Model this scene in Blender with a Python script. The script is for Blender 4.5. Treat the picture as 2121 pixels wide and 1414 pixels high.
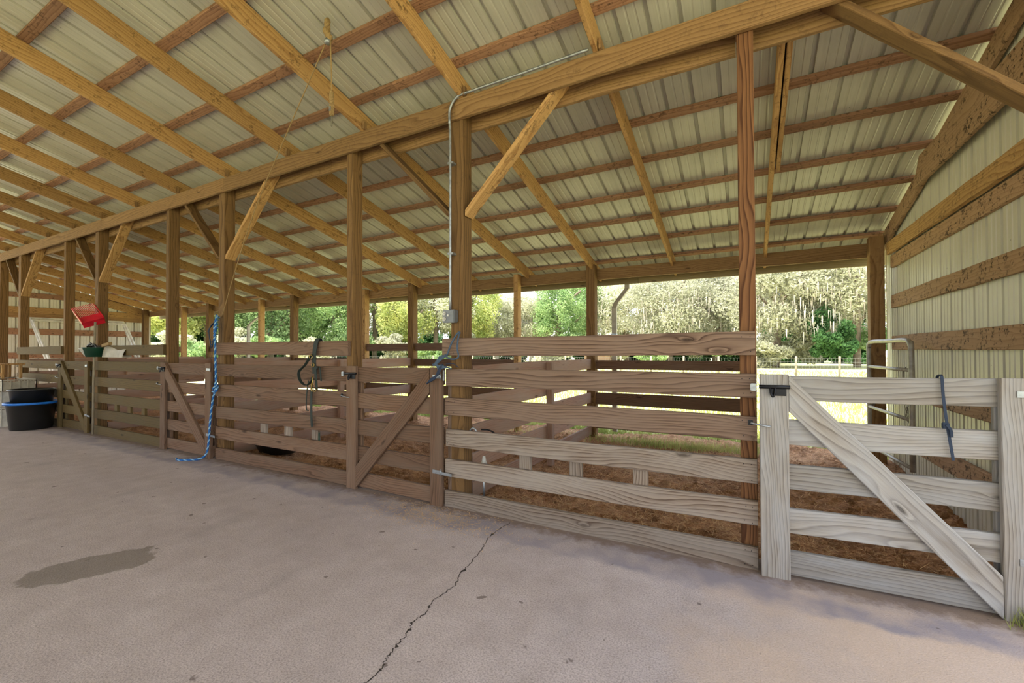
import bpy, bmesh, math, random
import numpy as np
from mathutils import Vector, Matrix
random.seed(7); rng = np.random.default_rng(11)
S = bpy.context.scene
for o in list(bpy.data.objects): bpy.data.objects.remove(o)
COL = S.collection

# ------------------------------------------------------------------ camera
FPX = 902.43; YAW = 0.494224; PITCH = 0.0126; ROLL = -0.0031756; CAMH = 1.45
F = Vector((-math.sin(YAW)*math.cos(PITCH), math.cos(YAW)*math.cos(PITCH), math.sin(PITCH)))
R0 = Vector((math.cos(YAW), math.sin(YAW), 0)); U0 = R0.cross(F)
RR = math.cos(ROLL)*R0 + math.sin(ROLL)*U0
UU = -math.sin(ROLL)*R0 + math.cos(ROLL)*U0
cd = bpy.data.cameras.new('camera'); cam = bpy.data.objects.new('camera', cd); COL.objects.link(cam)
cam.matrix_world = Matrix(((RR.x, UU.x, -F.x, 0), (RR.y, UU.y, -F.y, 0), (RR.z, UU.z, -F.z, CAMH), (0, 0, 0, 1)))
cd.sensor_fit = 'HORIZONTAL'; cd.sensor_width = 36; cd.lens = 36*FPX/2121
cd.shift_y = (715.27-707)/2121; cd.clip_start = 0.05; cd.clip_end = 500
S.camera = cam

# ------------------------------------------------------------------ colour management, sky, sun
S.view_settings.view_transform = 'Standard'; S.view_settings.look = 'None'
S.view_settings.gamma = 1; S.view_settings.use_curve_mapping = False
S.view_settings.exposure = 1.5
SKY_STRENGTH = 1.0; SUN_STRENGTH = 5.0
W = bpy.data.worlds.new('sky'); S.world = W; W.use_nodes = True
wn = W.node_tree; wn.nodes.clear()
wo = wn.nodes.new('ShaderNodeOutputWorld'); wb = wn.nodes.new('ShaderNodeBackground')
wt = wn.nodes.new('ShaderNodeTexCoord'); sep = wn.nodes.new('ShaderNodeSeparateXYZ')
wr = wn.nodes.new('ShaderNodeValToRGB'); wnz = wn.nodes.new('ShaderNodeTexNoise'); wm = wn.nodes.new('ShaderNodeMixRGB'); wr2 = wn.nodes.new('ShaderNodeValToRGB')
wn.links.new(wt.outputs['Generated'], sep.inputs[0]); wn.links.new(sep.outputs['Z'], wr.inputs[0])
wr.color_ramp.elements[0].position = 0.0; wr.color_ramp.elements[0].color = (0.80, 0.88, 1.0, 1)
wr.color_ramp.elements[1].position = 0.6; wr.color_ramp.elements[1].color = (0.30, 0.50, 0.92, 1)
e = wr.color_ramp.elements.new(0.16); e.color = (0.50, 0.68, 1.0, 1)
wnz.inputs['Scale'].default_value = 2.6; wnz.inputs['Detail'].default_value = 6
wr2.color_ramp.elements[0].position = 0.42; wr2.color_ramp.elements[1].position = 0.58
wn.links.new(wt.outputs['Generated'], wnz.inputs['Vector']); wn.links.new(wnz.outputs['Fac'], wr2.inputs[0])
wn.links.new(wr2.outputs['Color'], wm.inputs['Fac']); wn.links.new(wr.outputs['Color'], wm.inputs[1]); wm.inputs[2].default_value = (1.25, 1.22, 1.15, 1)
wn.links.new(wm.outputs[0], wb.inputs[0]); wb.inputs[1].default_value = SKY_STRENGTH; wn.links.new(wb.outputs[0], wo.inputs[0])
sl = bpy.data.lights.new('sun', 'SUN'); sl.energy = SUN_STRENGTH; sl.angle = 0.012; sl.color = (1, 0.95, 0.84)
so = bpy.data.objects.new('sun', sl); COL.objects.link(so)
sd = Vector((-0.50, -0.42, 1.55)).normalized()      # towards the sun
so.rotation_euler = sd.to_track_quat('Z', 'Y').to_euler(); so.location = (6, 10, 20)

# ------------------------------------------------------------------ helpers
def lin(r, g, b):
    f = lambda c: (c/255/12.92 if c/255 <= .04045 else ((c/255+.055)/1.055)**2.4)
    return (f(r), f(g), f(b), 1)

class NT:
    def __init__(s, name):
        s.m = bpy.data.materials.new(name); s.m.use_nodes = True; s.t = s.m.node_tree
        s.b = s.t.nodes['Principled BSDF']; s.out = s.t.nodes['Material Output']
    def n(s, typ, **kw):
        x = s.t.nodes.new(typ)
        for k, v in kw.items(): setattr(x, k, v)
        return x
    def l(s, a, b): s.t.links.new(a, b)
    def math(s, op, a, b=None, c=None, clamp=False):
        x = s.n('ShaderNodeMath', operation=op, use_clamp=clamp)
        for i, v in enumerate((a, b, c)):
            if v is None: continue
            if isinstance(v, (int, float)): x.inputs[i].default_value = v
            else: s.l(v, x.inputs[i])
        return x.outputs[0]
    def mix(s, f, a, b, bt='MIX'):
        x = s.n('ShaderNodeMixRGB', blend_type=bt)
        for i, v in enumerate((f, a, b)):
            if isinstance(v, (int, float)): x.inputs[i].default_value = v
            elif isinstance(v, tuple): x.inputs[i].default_value = v
            else: s.l(v, x.inputs[i])
        return x.outputs[0]
    def scaled(s, vec, sc, add=None):
        x = s.n('ShaderNodeVectorMath', operation='MULTIPLY_ADD'); s.l(vec, x.inputs[0]); x.inputs[1].default_value = sc
        if add is not None: s.l(add, x.inputs[2])
        return x.outputs[0]
    def noise(s, vec, scale, detail=3, rough=.55, dist=0):
        x = s.n('ShaderNodeTexNoise'); s.l(vec, x.inputs['Vector'])
        x.inputs['Scale'].default_value = scale; x.inputs['Detail'].default_value = detail
        x.inputs['Roughness'].default_value = rough; x.inputs['Distortion'].default_value = dist
        return x.outputs['Fac']
    def ramp(s, f, *st):
        x = s.n('ShaderNodeValToRGB'); s.l(f, x.inputs[0]); els = x.color_ramp.elements
        while len(els) < len(st): els.new(.5)
        for e_, (p, c) in zip(els, st): e_.position = p; e_.color = c if isinstance(c, tuple) else (c, c, c, 1)
        return x.outputs[0]
    def bump(s, h, strength, dist):
        x = s.n('ShaderNodeBump'); s.l(h, x.inputs['Height']); x.inputs['Strength'].default_value = strength; x.inputs['Distance'].default_value = dist
        s.l(x.outputs[0], s.b.inputs['Normal'])

def plain(name, col, rough=.6, metal=0, spec=.5, vary=0.0, nscale=8):
    t = NT(name); t.b.inputs['Roughness'].default_value = rough; t.b.inputs['Metallic'].default_value = metal
    t.b.inputs['Specular IOR Level'].default_value = spec
    tc = t.n('ShaderNodeTexCoord').outputs['Object']
    n = t.noise(tc, nscale, 4)
    d = tuple(c*(1-.35-vary) for c in col[:3])+(1,)
    t.l(t.mix(t.ramp(n, (.35, 0), (.75, 1)), col, d), t.b.inputs['Base Color'])
    return t.m

def wood(name, light, dark, rings=26, contrast=1.0, dirt=0.0, grey=None, knot=1.0, rough=.8, bump=.5):
    t = NT(name); oi = t.n('ShaderNodeObjectInfo'); tc = t.n('ShaderNodeTexCoord').outputs['Object']
    cr = t.n('ShaderNodeCombineXYZ')
    for i, k in enumerate((91.7, 37.1, 53.3)): t.l(t.math('MULTIPLY', oi.outputs['Random'], k), cr.inputs[i])
    add = t.n('ShaderNodeVectorMath', operation='ADD'); t.l(tc, add.inputs[0]); t.l(cr.outputs[0], add.inputs[1]); v = add.outputs[0]
    low = t.noise(t.scaled(v, (.55, 3.2, 3.2)), 1.0, 2, .5)
    # knots
    vo = t.n('ShaderNodeTexVoronoi', voronoi_dimensions='3D'); vo.inputs['Randomness'].default_value = 1; vo.inputs['Scale'].default_value = 1
    t.l(t.scaled(v, (1.9, 5.0, 6.5)), vo.inputs['Vector']); d = vo.outputs['Distance']
    kn = t.math('POWER', 2.718, t.math('MULTIPLY', d, -7.5))
    sp = t.n('ShaderNodeSeparateXYZ'); t.l(v, sp.inputs[0])
    zz = t.math('ADD', sp.outputs[2], t.math('MULTIPLY', sp.outputs[1], .55))
    ph = t.math('ADD', t.math('MULTIPLY', zz, rings*1.25), t.math('ADD', t.math('MULTIPLY', low, rings*.42), t.math('MULTIPLY', kn, 3.0*knot)))
    wob = t.noise(t.scaled(v, (3, 20, 20)), 1, 2)
    ph = t.math('ADD', ph, t.math('MULTIPLY', wob, .5))
    fr = t.math('FRACT', ph)
    ring = t.ramp(fr, (0, .1), (.62, .45), (.86, 1.0), (1, .1))
    fine = t.noise(t.scaled(v, (6, 180, 180)), 1, 3, .6)
    f = t.math('ADD', t.math('MULTIPLY', ring, .55*contrast), t.math('MULTIPLY', fine, .55), clamp=True)
    base = t.mix(f, light, dark)
    blot = t.noise(t.scaled(v, (1.2, 6, 6)), 1.3, 4, .6)
    if grey is not None:
        base = t.mix(t.ramp(blot, (.38, 0), (.68, .75)), base, grey)
    kmask = t.ramp(d, (.05*knot+.001, 1), (.13*knot+.002, 0))
    base = t.mix(t.math('MULTIPLY', kmask, .75), base, tuple(c*.35 for c in dark[:3])+(1,))
    # object to object variation
    hv = t.n('ShaderNodeHueSaturation'); t.l(base, hv.inputs['Color'])
    t.l(t.math('ADD', t.math('MULTIPLY', oi.outputs['Random'], .34), .83), hv.inputs['Value'])
    out = hv.outputs[0]
    if dirt > 0:
        dn = t.noise(tc, 22, 5, .75); dn2 = t.noise(tc, 3, 3)
        m = t.math('MULTIPLY', t.ramp(dn, (.54, 0), (.60, 1)), t.ramp(dn2, (.38, 0), (.55, 1)))
        out = t.mix(t.math('MULTIPLY', m, dirt), out, lin(62, 44, 30))
    t.l(out, t.b.inputs['Base Color']); t.b.inputs['Roughness'].default_value = rough
    t.b.inputs['Specular IOR Level'].default_value = .25
    t.bump(t.math('ADD', t.math('MULTIPLY', ring, -.5), t.math('MULTIPLY', fine, -.8)), bump, .0025)
    return t.m

M = {}
M['beam']    = wood('wood_beam', lin(158, 125, 84), lin(100, 70, 40), 24, 1.0, .25, knot=.8)
M['rafter']  = wood('wood_rafter', lin(196, 158, 104), lin(134, 94, 54), 26, 1.0, .55, knot=.8)
M['purlin']  = wood('wood_purlin', lin(172, 132, 104), lin(112, 76, 54), 26, .9, .7, knot=.8)
M['post']    = wood('wood_post', lin(132, 102, 64), lin(80, 55, 29), 18, 1.1, .2, knot=.7)
M['post_side'] = M['post']
M['post_red']= wood('wood_post_red', lin(150, 106, 68), lin(78, 47, 27), 34, 1.5, 0, knot=.9)
M['fence']   = wood('wood_fence_brown', lin(134, 104, 82), lin(74, 52, 38), 32, 1.15, 0, grey=lin(116, 96, 80))
M['fence_r'] = wood('wood_fence_weathered', lin(168, 152, 136), lin(84, 66, 54), 30, 1.35, 0, grey=lin(150, 140, 130), knot=1.0)
M['fence_m'] = wood('wood_fence_half_weathered', lin(150, 124, 104), lin(76, 56, 44), 28, 1.4, 0, grey=lin(128, 108, 94), knot=1.0)
M['gate_g']  = wood('wood_gate_grey', lin(172, 164, 154), lin(104, 95, 86), 34, 1.25, 0, grey=lin(164, 164, 165), knot=.8)
M['olive']   = wood('wood_fence_olive', lin(112, 92, 54), lin(70, 54, 30), 30, .9, 0, grey=lin(94, 82, 54))
M['pink']    = wood('wood_divider', lin(188, 150, 126), lin(140, 104, 84), 30, .8, 0, grey=lin(170, 150, 134))
M['girt']    = wood('wood_girt', lin(186, 152, 120), lin(140, 106, 78), 24, .8, 1.0)
M['fascia']  = wood('wood_fascia', lin(150, 136, 104), lin(116, 102, 74), 20, .6, 0)
M['black_m'] = plain('black_metal', lin(38, 38, 42), .4, .7)
M['galv']    = plain('galvanised_metal', lin(168, 172, 176), .42, .75, vary=.1, nscale=30)
M['pipe']    = plain('pipe_steel_worn', lin(178, 172, 160), .45, .35, vary=.1, nscale=14)
M['pipe_d']  = plain('pipe_steel_dark', lin(132, 126, 112), .5, .35, vary=.1, nscale=14)
M['box']     = plain('grey_cast_box', lin(128, 130, 132), .45, .5)
M['white_p'] = plain('white_plastic', lin(225, 222, 212), .45)
M['beige_p'] = plain('beige_plastic', lin(176, 168, 150), .55)
M['black_p'] = plain('black_rubber', lin(24, 26, 27), .33)
M['blue_p']  = plain('blue_plastic', lin(28, 120, 220), .4)
M['blue_r']  = plain('blue_rope_fibre', lin(34, 104, 176), .8, nscale=60)
M['lblue_r'] = plain('pale_rope_fibre', lin(150, 196, 224), .8, nscale=60)
M['red_p']   = plain('red_plastic', lin(214, 30, 52), .4)
M['green_p'] = plain('dark_green_plastic', lin(22, 70, 52), .4)
M['strap']   = plain('dark_green_webbing', lin(34, 44, 38), .7)
M['brass']   = plain('brass_ring', lin(190, 160, 90), .3, .9)
M['twine']   = plain('hemp_twine', lin(156, 128, 84), .9, nscale=80)
M['twine_b'] = plain('grey_blue_twine', lin(74, 92, 112), .8, nscale=60)
M['navy']    = plain('navy_strap', lin(32, 48, 72), .7)
M['bark']    = plain('tree_bark', lin(132, 118, 102), .95, vary=.25, nscale=3)
M['palebark']= plain('pale_bark', lin(196, 190, 182), .95, nscale=3)
M['moss']    = plain('spanish_moss', lin(176, 172, 150), .95, nscale=2)
M['dead_wood']= plain('weathered_fence_post', lin(150, 138, 116), .95, nscale=6)
M['wire']    = plain('fence_wire', lin(150, 150, 146), .5, .5)
M['crack']   = plain('crack_dirt', lin(66, 58, 52), 1, nscale=40)

def metal_sheet(name, a, b):
    t = NT(name); tc = t.n('ShaderNodeTexCoord').outputs['Object']; oi = t.n('ShaderNodeObjectInfo')
    n = t.noise(tc, 1.5, 4); n2 = t.noise(t.scaled(tc, (40, 1.2, 1.2)), 1, 3)
    c = t.mix(t.ramp(t.math('ADD', t.math('MULTIPLY', n, .6), t.math('MULTIPLY', n2, .4)), (.35, 0), (.7, 1)), a, b)
    sp = t.noise(tc, 26, 2, .4); c = t.mix(t.ramp(sp, (.765, 0), (.78, .7)), c, lin(70, 60, 48))
    t.l(c, t.b.inputs['Base Color']); t.b.inputs['Roughness'].default_value = .38; t.b.inputs['Specular IOR Level'].default_value = .5
    return t.m
M['roof']  = metal_sheet('roof_metal_underside', lin(194, 190, 176), lin(166, 162, 148))
M['wallm'] = metal_sheet('wall_metal_cream', lin(214, 210, 194), lin(196, 190, 172))

def concrete():
    t = NT('concrete_slab'); tc = t.n('ShaderNodeTexCoord').outputs['Object']
    n = t.noise(tc, .8, 5, .6); n2 = t.noise(tc, 5, 5, .65); n3 = t.noise(tc, 110, 3, .7)
    c = t.mix(t.ramp(n, (.3, 0), (.7, 1)), lin(216, 203, 201), lin(200, 187, 186))
    c = t.mix(t.ramp(n2, (.35, 0), (.75, .5)), c, lin(168, 154, 148))
    c = t.mix(t.ramp(n3, (.42, 0), (.66, .6)), c, lin(122, 110, 106))
    sp = t.n('ShaderNodeSeparateXYZ'); t.l(tc, sp.inputs[0]); X, Y = sp.outputs[0], sp.outputs[1]
    # warm, exposed aggregate patch at the right
    w = t.math('ADD', t.math('MULTIPLY', X, .55), t.math('MULTIPLY', n, 1.6))
    c = t.mix(t.ramp(w, (.55, 0), (1.0, .65)), c, lin(222, 194, 168))
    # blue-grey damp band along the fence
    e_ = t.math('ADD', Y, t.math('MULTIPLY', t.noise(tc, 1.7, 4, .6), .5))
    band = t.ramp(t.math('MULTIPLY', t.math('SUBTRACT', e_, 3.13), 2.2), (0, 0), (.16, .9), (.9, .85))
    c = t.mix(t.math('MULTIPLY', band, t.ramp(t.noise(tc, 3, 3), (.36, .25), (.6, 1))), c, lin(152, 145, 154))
    # dirt right at the board line
    dl = t.math('ADD', Y, t.math('MULTIPLY', t.noise(tc, 9, 4, .7), .35))
    c = t.mix(t.ramp(t.math('MULTIPLY', t.math('SUBTRACT', dl, 3.32), 4), (0, 0), (.5, .8)), c, lin(122, 102, 86))
    # darker scuffs and the old damp patch
    sc = t.noise(t.scaled(tc, (1.2, .35, 1)), 2.2, 4, .55)
    c = t.mix(t.ramp(sc, (.58, 0), (.76, .28)), c, lin(140, 134, 134))
    spn = t.noise(tc, 9, 3, .45); c = t.mix(t.ramp(spn, (.71, 0), (.73, .7)), c, lin(104, 92, 86))
    # oval damp patch
    x1 = t.math('ADD', X, 3.93); y1 = t.math('SUBTRACT', Y, 1.27)
    u = t.math('ADD', t.math('MULTIPLY', x1, .47), t.math('MULTIPLY', y1, .88)); vv = t.math('SUBTRACT', t.math('MULTIPLY', x1, .88), t.math('MULTIPLY', y1, .47))
    u = t.math('DIVIDE', u, .40); vv = t.math('DIVIDE', vv, .22)
    r = t.math('SQRT', t.math('ADD', t.math('MULTIPLY', u, u), t.math('MULTIPLY', vv, vv)))
    r = t.math('ADD', r, t.math('MULTIPLY', t.math('SUBTRACT', t.noise(tc, 4, 4), .5), .9))
    m = t.ramp(r, (.86, 1), (.92, 0))
    c = t.mix(t.math('MULTIPLY', m, .62), c, lin(112, 102, 88))
    t.l(c, t.b.inputs['Base Color']); t.b.inputs['Roughness'].default_value = .85; t.b.inputs['Specular IOR Level'].default_value = .25
    t.bump(t.math('ADD', n3, t.math('MULTIPLY', n2, 1.2)), .55, .006)
    return t.m
M['concrete'] = concrete()

def mulch():
    t = NT('mulch'); tc = t.n('ShaderNodeTexCoord').outputs['Object']
    n = t.noise(tc, 1.6, 4); n2 = t.noise(tc, 45, 4, .7); n3 = t.noise(tc, 9, 4, .7)
    c = t.mix(t.ramp(n2, (.35, 0), (.65, 1)), lin(150, 104, 72), lin(224, 176, 132))
    c = t.mix(t.ramp(n3, (.40, .55), (.62, 0)), c, lin(92, 60, 42))
    c = t.mix(t.ramp(n, (.4, 0), (.7, .5)), c, lin(222, 178, 140))
    t.l(c, t.b.inputs['Base Color']); t.b.inputs['Roughness'].default_value = 1; t.b.inputs['Specular IOR Level'].default_value = .1
    t.bump(t.math('ADD', n2, n3), .9, .02); return t.m
M['mulch'] = mulch()
def grass():
    t = NT('field_grass'); tc = t.n('ShaderNodeTexCoord').outputs['Object']
    n = t.noise(tc, .25, 4, .6); n2 = t.noise(tc, 3, 5, .7)
    c = t.mix(t.ramp(n, (.35, 0), (.65, 1)), lin(196, 196, 140), lin(214, 206, 160))
    c = t.mix(t.ramp(n2, (.4, 0), (.7, .6)), c, lin(150, 160, 100))
    t.l(c, t.b.inputs['Base Color']); t.b.inputs['Roughness'].default_value = 1; t.b.inputs['Specular IOR Level'].default_value = .1
    t.bump(n2, .6, .08); return t.m
M['grass'] = grass()
def leaf(name, a, b, trans=.45):
    t = NT(name); oi = t.n('ShaderNodeObjectInfo'); tc = t.n('ShaderNodeTexCoord').outputs['Object']
    n = t.noise(tc, .8, 3, .6); n2 = t.noise(tc, 6, 2)
    c = t.mix(t.ramp(t.math('ADD', t.math('MULTIPLY', n, .6), t.math('MULTIPLY', n2, .4)), (.38, 0), (.62, 1)), a, b)
    hv = t.n('ShaderNodeHueSaturation'); t.l(c, hv.inputs['Color']); t.l(t.math('ADD', t.math('MULTIPLY', oi.outputs['Random'], .5), .75), hv.inputs['Value'])
    d = t.n('ShaderNodeBsdfDiffuse'); tr = t.n('ShaderNodeBsdfTranslucent'); mx = t.n('ShaderNodeMixShader'); mx.inputs[0].default_value = trans
    t.l(hv.outputs[0], d.inputs[0]); t.l(hv.outputs[0], tr.inputs[0]); t.l(d.outputs[0], mx.inputs[1]); t.l(tr.outputs[0], mx.inputs[2]); t.l(mx.outputs[0], t.out.inputs[0])
    return t.m
M['leaf_p'] = leaf('leaves_pale', lin(216, 214, 188), lin(156, 158, 128))
M['leaf_g'] = leaf('leaves_green', lin(176, 196, 138), lin(112, 142, 92))
M['leaf_y'] = leaf('leaves_yellow_green', lin(222, 220, 146), lin(150, 168, 104))
M['leaf_d'] = leaf('leaves_dark', lin(98, 134, 84), lin(58, 90, 54))
M['blade']  = leaf('grass_blades', lin(216, 214, 140), lin(160, 172, 96))
M['straw']  = plain('straw_bits', lin(236, 200, 150), 1, nscale=5)
M['moss'] = leaf('hanging_moss', lin(222, 212, 200), lin(188, 176, 164), .3)

def mesh_obj(name, verts, faces, mat, parent=None, smooth=False, loc=None):
    me = bpy.data.meshes.new(name); me.from_pydata([tuple(v) for v in verts], [], faces); me.update()
    for m_ in (mat if isinstance(mat, (list, tuple)) else [mat]): me.materials.append(M[m_] if isinstance(m_, str) else m_)
    if smooth:
        for p in me.polygons: p.use_smooth = True
    o = bpy.data.objects.new(name, me); COL.objects.link(o)
    if parent is not None:
        o.parent = parent
        p = parent; off = Vector((0, 0, 0))
        while p: off += p.location; p = p.parent
        o.location = (Vector(loc) if loc is not None else Vector((0, 0, 0))) - off
    elif loc is not None: o.location = loc
    return o

def tag(o, label=None, cat=None, group=None, kind=None):
    if label: o['label'] = label
    if cat: o['category'] = cat
    if group: o['group'] = group
    if kind: o['kind'] = kind
    return o
def thing(name, label, cat, loc, group=None):
    o = bpy.data.objects.new(name, None); COL.objects.link(o); o.location = loc; o.empty_display_size = .1
    return tag(o, label, cat, group)
def setting(name):
    o = bpy.data.objects.new(name, None); COL.objects.link(o); o['kind'] = 'structure'; return o
def woff(parent):
    off = Vector((0, 0, 0)); p = parent
    while p: off += p.location; p = p.parent
    return off

bcache = {}
def board(name, mat, parent, p0, p1, w, t, up=(0, 0, 1), n=1, warp=0.0, ch=.004, rag=0.0, ends=None):
    """board from p0 to p1; w = size along 'up', t = size across; local X runs along the grain"""
    p0, p1 = Vector(p0), Vector(p1); L = (p1-p0).length; x = (p1-p0).normalized(); up = Vector(up)
    z = (up - x*up.dot(x)).normalized(); y = z.cross(x)
    key = (round(L, 4), round(w, 4), round(t, 4), mat, n, ends) if (warp == 0 and rag == 0) else None
    if key and key in bcache: me = bcache[key]
    else:
        hw, ht, c = w/2, t/2, min(ch, t/4)
        sec = [(-ht+c, -hw), (ht-c, -hw), (ht, -hw+c), (ht, hw-c), (ht-c, hw), (-ht+c, hw), (-ht, hw-c), (-ht, -hw+c)]
        vs = []; fs = []; ph = random.random()*6
        for i in range(n+1):
            s = i/n; xx = (s-.5)*L; dz = warp*math.sin(s*5+ph)*.5; dy = warp*math.sin(s*4+ph*2)*.35
            for k, (yy, z2) in enumerate(sec):
                r1 = rag*(random.random()-.5) if rag and 0 < i < n else 0
                ex = 0
                if ends and i == 0: ex = ends[0]*z2
                if ends and i == n: ex = ends[1]*z2
                vs.append((xx+ex, yy+dy, z2*(1+0)+dz+(r1 if k in (0, 1, 4, 5) else 0)))
        for i in range(n):
            for k in range(8):
                a = i*8+k; b_ = i*8+(k+1) % 8; fs.append((a, a+8, b_+8, b_))
        fs.append(tuple(range(8))); fs.append(tuple(n*8+k for k in reversed(range(8))))
        me = bpy.data.meshes.new(name); me.from_pydata(vs, [], fs); me.update(); me.materials.append(M[mat])
        if key: bcache[key] = me
    o = bpy.data.objects.new(name, me); COL.objects.link(o)
    if parent is not None: o.parent = parent
    c = (p0+p1)/2 - woff(parent)
    o.matrix_local = Matrix(((x.x, y.x, z.x, c.x), (x.y, y.y, z.y, c.y), (x.z, y.z, z.z, c.z), (0, 0, 0, 1)))
    return o

def smooth_path(pts, sub=6):
    P = [Vector(p) for p in pts]
    if len(P) < 3: return P
    out = []; Q = [P[0]*2-P[1]] + P + [P[-1]*2-P[-2]]
    for i in range(1, len(Q)-2):
        for s in range(sub):
            t = s/sub; a, b, c, d = Q[i-1], Q[i], Q[i+1], Q[i+2]
            out.append(.5*((2*b) + (c-a)*t + (2*a-5*b+4*c-d)*t*t + (3*b-a-3*c+d)*t**3))
    out.append(P[-1]); return out
def tube_geo(path, r, seg=8, V=None, Fc=None, rs=None):
    V = [] if V is None else V; Fc = [] if Fc is None else Fc; base = len(V)
    path = [Vector(p) for p in path]; T0 = (path[1]-path[0]).normalized(); N = T0.orthogonal().normalized()
    for i, p in enumerate(path):
        T = (path[min(i+1, len(path)-1)]-path[max(i-1, 0)]).normalized()
        N = (N - T*N.dot(T)).normalized(); B = T.cross(N); rr = rs[i] if rs else r
        for k in range(seg):
            a = 2*math.pi*k/seg; V.append(p + (N*math.cos(a)+B*math.sin(a))*rr)
    for i in range(len(path)-1):
        for k in range(seg):
            a = base+i*seg+k; b = base+i*seg+(k+1) % seg; Fc.append((a, b, b+seg, a+seg))
    Fc.append(tuple(base+k for k in reversed(range(seg)))); Fc.append(tuple(base+(len(path)-1)*seg+k for k in range(seg)))
    return V, Fc
def tube(name, mat, parent, pts, r, seg=8, sub=0, rs=None):
    path = smooth_path(pts, sub) if sub else [Vector(p) for p in pts]
    c = path[0].copy(); V, Fc = tube_geo([p-c for p in path], r, seg, rs=rs)
    return mesh_obj(name, V, Fc, mat, parent, True, c)
def rope_geo(path, R, r, pitch, mats_per=3):
    # strands twisted round the path
    path = [Vector(p) for p in path]; L = [0]
    for a, b in zip(path, path[1:]): L.append(L[-1]+(b-a).length)
    n = max(8, int(L[-1]/(pitch/7))); V = []; Fc = []; MI = []
    fr = []; N = (path[1]-path[0]).normalized().orthogonal(); j = 0
    for i in range(n+1):
        s = L[-1]*i/n
        while j < len(L)-2 and L[j+1] < s: j += 1
        t = (s-L[j])/max(1e-6, L[j+1]-L[j]); p = path[j].lerp(path[j+1], min(1, t)); T = (path[j+1]-path[j]).normalized()
        N = (N-T*N.dot(T)).normalized(); fr.append((p, N.copy(), T.cross(N), s))
    for k in range(mats_per):
        st = [p + (N_*math.cos(2*math.pi*(s/pitch+k/mats_per))+B*math.sin(2*math.pi*(s/pitch+k/mats_per)))*R for p, N_, B, s in fr]
        f0 = len(Fc); tube_geo(st, r, 6, V, Fc); MI += [k]*(len(Fc)-f0)
    return V, Fc, MI
def rope(name, mats, parent, pts, rad, pitch, sub=6):
    path = smooth_path(pts, sub); c = path[0].copy()
    V, Fc, MI = rope_geo([p-c for p in path], rad*.5, rad*.58, pitch, 3)
    o = mesh_obj(name, V, Fc, mats, parent, True, c)
    for p, m_ in zip(o.data.polygons, MI): p.material_index = m_ % len(mats)
    return o
def lathe(name, mat, parent, c, prof, seg=32, sx=1, sy=1):
    V = []; Fc = []
    for (r, z) in prof:
        for k in range(seg):
            a = 2*math.pi*k/seg; V.append((r*math.cos(a)*sx, r*math.sin(a)*sy, z))
    for i in range(len(prof)-1):
        for k in range(seg):
            a = i*seg+k; b = i*seg+(k+1) % seg; Fc.append((a, b, b+seg, a+seg))
    return mesh_obj(name, V, Fc, mat, parent, True, c)
def box(name, mat, parent, lo, hi, bev=.003):
    bm = bmesh.new(); bmesh.ops.create_cube(bm, size=1)
    c = (Vector(lo)+Vector(hi))/2; d = Vector(hi)-Vector(lo)
    for v in bm.verts: v.co = Vector((v.co.x*d.x, v.co.y*d.y, v.co.z*d.z))
    if bev: bmesh.ops.bevel(bm, geom=bm.edges[:], offset=min(bev, min(d)/3), segments=2, affect='EDGES')
    me = bpy.data.meshes.new(name); bm.to_mesh(me); bm.free(); me.materials.append(M[mat])
    o = bpy.data.objects.new(name, me); COL.objects.link(o)
    if parent is not None: o.parent = parent
    o.location = c - woff(parent); return o
def join_geo(parts):
    V = []; Fc = []
    for v, f in parts:
        b = len(V); V += list(v); Fc += [tuple(i+b for i in q) for q in f]
    return V, Fc
def box_geo(lo, hi):
    x0, y0, z0 = lo; x1, y1, z1 = hi
    return [Vector(p) for p in ((x0, y0, z0), (x1, y0, z0), (x1, y1, z0), (x0, y1, z0), (x0, y0, z1), (x1, y0, z1), (x1, y1, z1), (x0, y1, z1))], \
        [(0, 3, 2, 1), (4, 5, 6, 7), (0, 1, 5, 4), (1, 2, 6, 5), (2, 3, 7, 6), (3, 0, 4, 7)]

# ------------------------------------------------------------------ key dimensions
XR, XL = 1.60, -18.45
YB = 3.31                       # front face of the header beam
def rz(y): return 3.80 - .252*(y-3.31)          # underside of rafters
TH = math.atan(.252); CS = math.cos(TH)
MAIN = [-14.42, -10.38, -6.39, -2.46, 1.45]; MID = [-15.8, -11.82, -7.83, -3.87]
EMAIN = [-18.32, -14.30, -10.35, -6.39, -2.41, 1.41]; EMID = [-15.76, -11.71, -7.76, -3.82]
BZ = [(1.41, 1.57), (1.13, 1.29), (.85, 1.01), (.56, .72), (.28, .44), (.0, .15)]

# ------------------------------------------------------------------ ground, floor, pens
def grid(name, mat, x0, x1, y0, y1, nx, ny, zf, parent=None):
    xs = np.linspace(x0, x1, nx+1); ys = np.linspace(y0, y1, ny+1); X, Y = np.meshgrid(xs, ys)
    Z = zf(X, Y); V = np.stack([X.ravel(), Y.ravel(), Z.ravel()], 1)
    i = np.arange(ny)[:, None]*(nx+1)+np.arange(nx)[None, :]; i = i.ravel()
    Fc = np.stack([i, i+1, i+nx+2, i+nx+1], 1)
    me = bpy.data.meshes.new(name); me.from_pydata(V.tolist(), [], Fc.tolist()); me.materials.append(M[mat])
    for p in me.polygons: p.use_smooth = True
    o = bpy.data.objects.new(name, me); COL.objects.link(o)
    if parent: o.parent = parent
    return o
fl = box('floor', 'concrete', None, (-20, -6.0, -.15), (4.2, 3.50, 0), 0)
fl.data.transform(Matrix.Translation(fl.location)); fl.location = (0, 0, 0)
tag(fl, 'pinkish grey concrete aisle floor with a long crack', kind='structure')
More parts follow.
